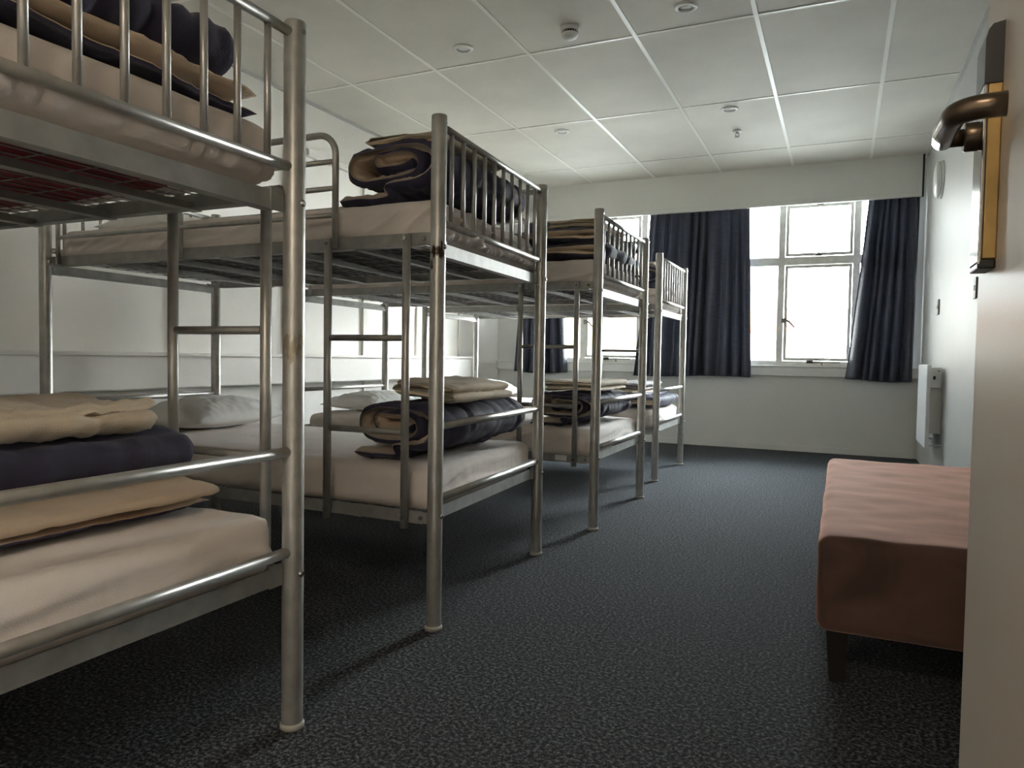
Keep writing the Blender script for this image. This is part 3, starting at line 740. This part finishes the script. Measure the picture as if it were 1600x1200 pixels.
# ------------------------------------------------------------------ ceiling fittings
for (x, y, lb) in ((-2.148, 3.92, 'round recessed downlight above the second bed'), (-0.805, 3.915, 'round recessed downlight cut by the top photo edge'),
                   (-2.161, 5.654, 'round recessed downlight far left over the third bed'), (-0.813, 5.613, 'round recessed downlight beside the sprinkler head')):
    t_ = empty('downlight', (x, y, ZC)); tag(t_, lb, 'ceiling light', 'recessed ceiling downlights')
    MB().lathe([(0.062, 0.0), (0.062, -0.004), (0.055, -0.011), (0.042, -0.012), (0.040, -0.002), (0.040, 0.0)], 40).build('trim_ring', TRIMW, t_)
    MB().lathe([(0.0398, -0.0005), (0.0395, -0.003), (0.0005, -0.004)], 40).build('diffuser', DIFF, t_)
s = empty('smoke_detector', (-1.455, 3.905, ZC)); tag(s, 'white smoke detector with a ring of dark vents on the ceiling', 'smoke detector')
MB().lathe([(0.052, 0.0), (0.052, -0.022), (0.049, -0.026)], 40).build('base', PLAST, s)
MB().lathe([(0.043, -0.026), (0.043, -0.040)], 40).build('vent', BLACKP, s)
mb = MB()
for k in range(20):
    a = 2*PI*k/20; mb.box(-0.0015, 0.0015, 0.043, 0.0475, -0.040, -0.026, M=Matrix.Rotation(a, 4, 'Z'))
mb.build('fin', PLAST, s)
MB().lathe([(0.050, -0.040), (0.050, -0.044), (0.040, -0.060), (0.022, -0.068), (0.0005, -0.070)], 40).build('cover', PLAST, s)
s = empty('sprinkler_head', (-0.827, 6.163, ZC)); tag(s, 'small fire sprinkler head hanging from the ceiling', 'sprinkler')
MB().lathe([(0.036, 0.0), (0.034, -0.010), (0.020, -0.014)], 28).build('escutcheon', PLAST, s)
mb = MB(); mb.tube([(0, 0, -0.012), (0, 0, -0.022)], 0.012, 14)
for a in (-1, 1): mb.tube([(a*0.010, 0, -0.020), (a*0.015, 0, -0.036), (a*0.004, 0, -0.050)], 0.0028, 8)
mb.build('frame', GREYP, s)
MB().lathe([(0.019, -0.050), (0.019, -0.053), (0.006, -0.055)], 20).build('deflector', GREYP, s)

# ------------------------------------------------------------------ open door with its lock
dr = empty('door_1', (0.1425, 0.13, 0)); struct(dr, 'beige painted door standing open at the right photo edge')
MB().box(0.0, 0.042, 0.0, 0.862, 0.008, 2.03).build('door_leaf', DOORM, dr)
lk = empty('door_lock', (0.1425, 0.857, 0.985)); lk.parent = dr; lk.matrix_parent_inverse = Matrix.Identity(4); lk.location = (0, 0.758, 0.990)
# plate body: outline in y-z, thickness towards -x
def lock_part(name, m_, x0, x1, y0_, y1_, z0_, z1_, bev=0.002, par=lk):
    o = MB().box(x0, x1, y0_, y1_, z0_, z1_)
    if bev: o.bevel(bev)
    return o.build(name, m_, par)
lock_part('lock_plate', BRASS, -0.0125, 0.0, 0.0, 0.052, 0.010, 0.190, 0.0012)
lock_part('face_plate', STEELP, -0.0165, -0.0126, 0.0, 0.054, 0.004, 0.190, 0.0012)
lock_part('bottom_cap', BLACKP, -0.0165, 0.0, 0.0, 0.052, 0.0, 0.0098, 0.002)
mb = MB(); prof = [(0.0, 0.1905), (-0.0165, 0.1905), (-0.0165, 0.236), (-0.0145, 0.245), (-0.0105, 0.2505), (0.0, 0.2525)]
a_ = [mb.bm.verts.new((p[0], 0.0, p[1])) for p in prof]; c_ = [mb.bm.verts.new((p[0], 0.052, p[1])) for p in prof]
mb.bm.faces.new(a_); mb.bm.faces.new(c_[::-1])
for i in range(len(prof)): mb.bm.faces.new((a_[i], a_[(i+1) % len(prof)], c_[(i+1) % len(prof)], c_[i]))
mb.build('reader_cap', BLACKP, lk)
mb = MB(); zc_, yc_ = 0.141, 0.016
mb.lathe([(0.0145, -0.0166), (0.0150, -0.018), (0.0150, -0.030), (0.0135, -0.0315)], 28, (0, yc_, zc_), 'x')
mb.lathe([(0.0090, -0.0315), (0.0090, -0.048)], 24, (0, yc_, zc_), 'x'); mb.build('rose', BRONZE, lk)
mb = MB()
pts = [(-0.050, yc_+0.004, zc_), (-0.052, yc_-0.03, zc_), (-0.050, yc_-0.075, zc_)]
cxx, cyy = -0.0255, -0.0625
for q in range(0, 7):
    a = PI + (PI/2)*q/6.0
    pts.append((cxx+0.0245*math.cos(a), cyy+0.0245*math.sin(a), zc_))
pts.append((-0.0105, -0.0885, zc_))
mb.tube(pts, [0.0108]+[0.0113]*(len(pts)-1), 20)
mb.build('door_handle', BRONZE, lk)

# ------------------------------------------------------------------ hall lamp behind the camera
hl = empty('ceiling_lamp', (-0.3, -1.1, 2.5)); tag(hl, 'square warm ceiling lamp in the hall behind the camera', 'ceiling lamp')
MB().box(-0.34, 0.34, -0.34, 0.34, -0.03, 0.0).build('frame', TRIMW, hl)
MB().box(-0.31, 0.31, -0.31, 0.31, -0.04, -0.0302).build('diffuser', emit_mat('hall_lamp_glow', (1.0, 0.84, 0.66), HALL_LAMP), hl)

# ------------------------------------------------------------------ outside
BWALL = mat('pale_render', (0.80, 0.80, 0.77), 0.8); BRICK = mat('red_tile', (0.45, 0.17, 0.10), 0.8, var=0.2, vscale=3); GWIN = mat('pale_window', (0.35, 0.38, 0.40), 0.4)
YEL = mat('yellow_brick', (0.62, 0.47, 0.25), 0.8, var=0.15, vscale=2)
CONC = mat('pale_concrete', (0.62, 0.61, 0.58), 0.9)
struct(MB().box(-60, 50, 8.6, 90, -4.6, -4.5).build('ground_outside', CONC), 'pale ground outside the windows')
def building(x0, x1, y0, y1, z1, label, roof, rh, wins):
    cx = (x0+x1)/2; b = empty('building', (cx, y0, -4.5)); tag(b, label, 'building')
    MB().box(x0-cx, x1-cx, 0, y1-y0, 0, z1+4.5).build('wall', BWALL, b)
    mb = MB(); mb.box(x0-cx-0.2, x1-cx+0.2, -0.3, y1-y0+0.3, z1+4.5, z1+4.5+rh); mb.build('roof', roof, b)
    for (wx, wz, ww, wh) in wins: MB().box(wx-cx-ww/2, wx-cx+ww/2, -0.05, 0.02, wz+4.5, wz+4.5+wh).build('window', GWIN, b)
    return b
building(-3.1, -0.6, 24, 30, 1.75, 'low pale outbuilding with a red tiled roof beyond the right window', BRICK, 0.75, [])
building(-12.5, -7.6, 26, 32, 1.3, 'low pale outbuilding with a yellow brick parapet beyond the left window', YEL, 1.3, [])
building(-9.5, -3.6, 44, 52, 11, 'tall pale building with rows of small windows, far outside', BWALL, 0.5, [(-8.6+1.5*i, 2.0+2.2*j, 0.7, 1.2) for i in range(3) for j in range(4)])
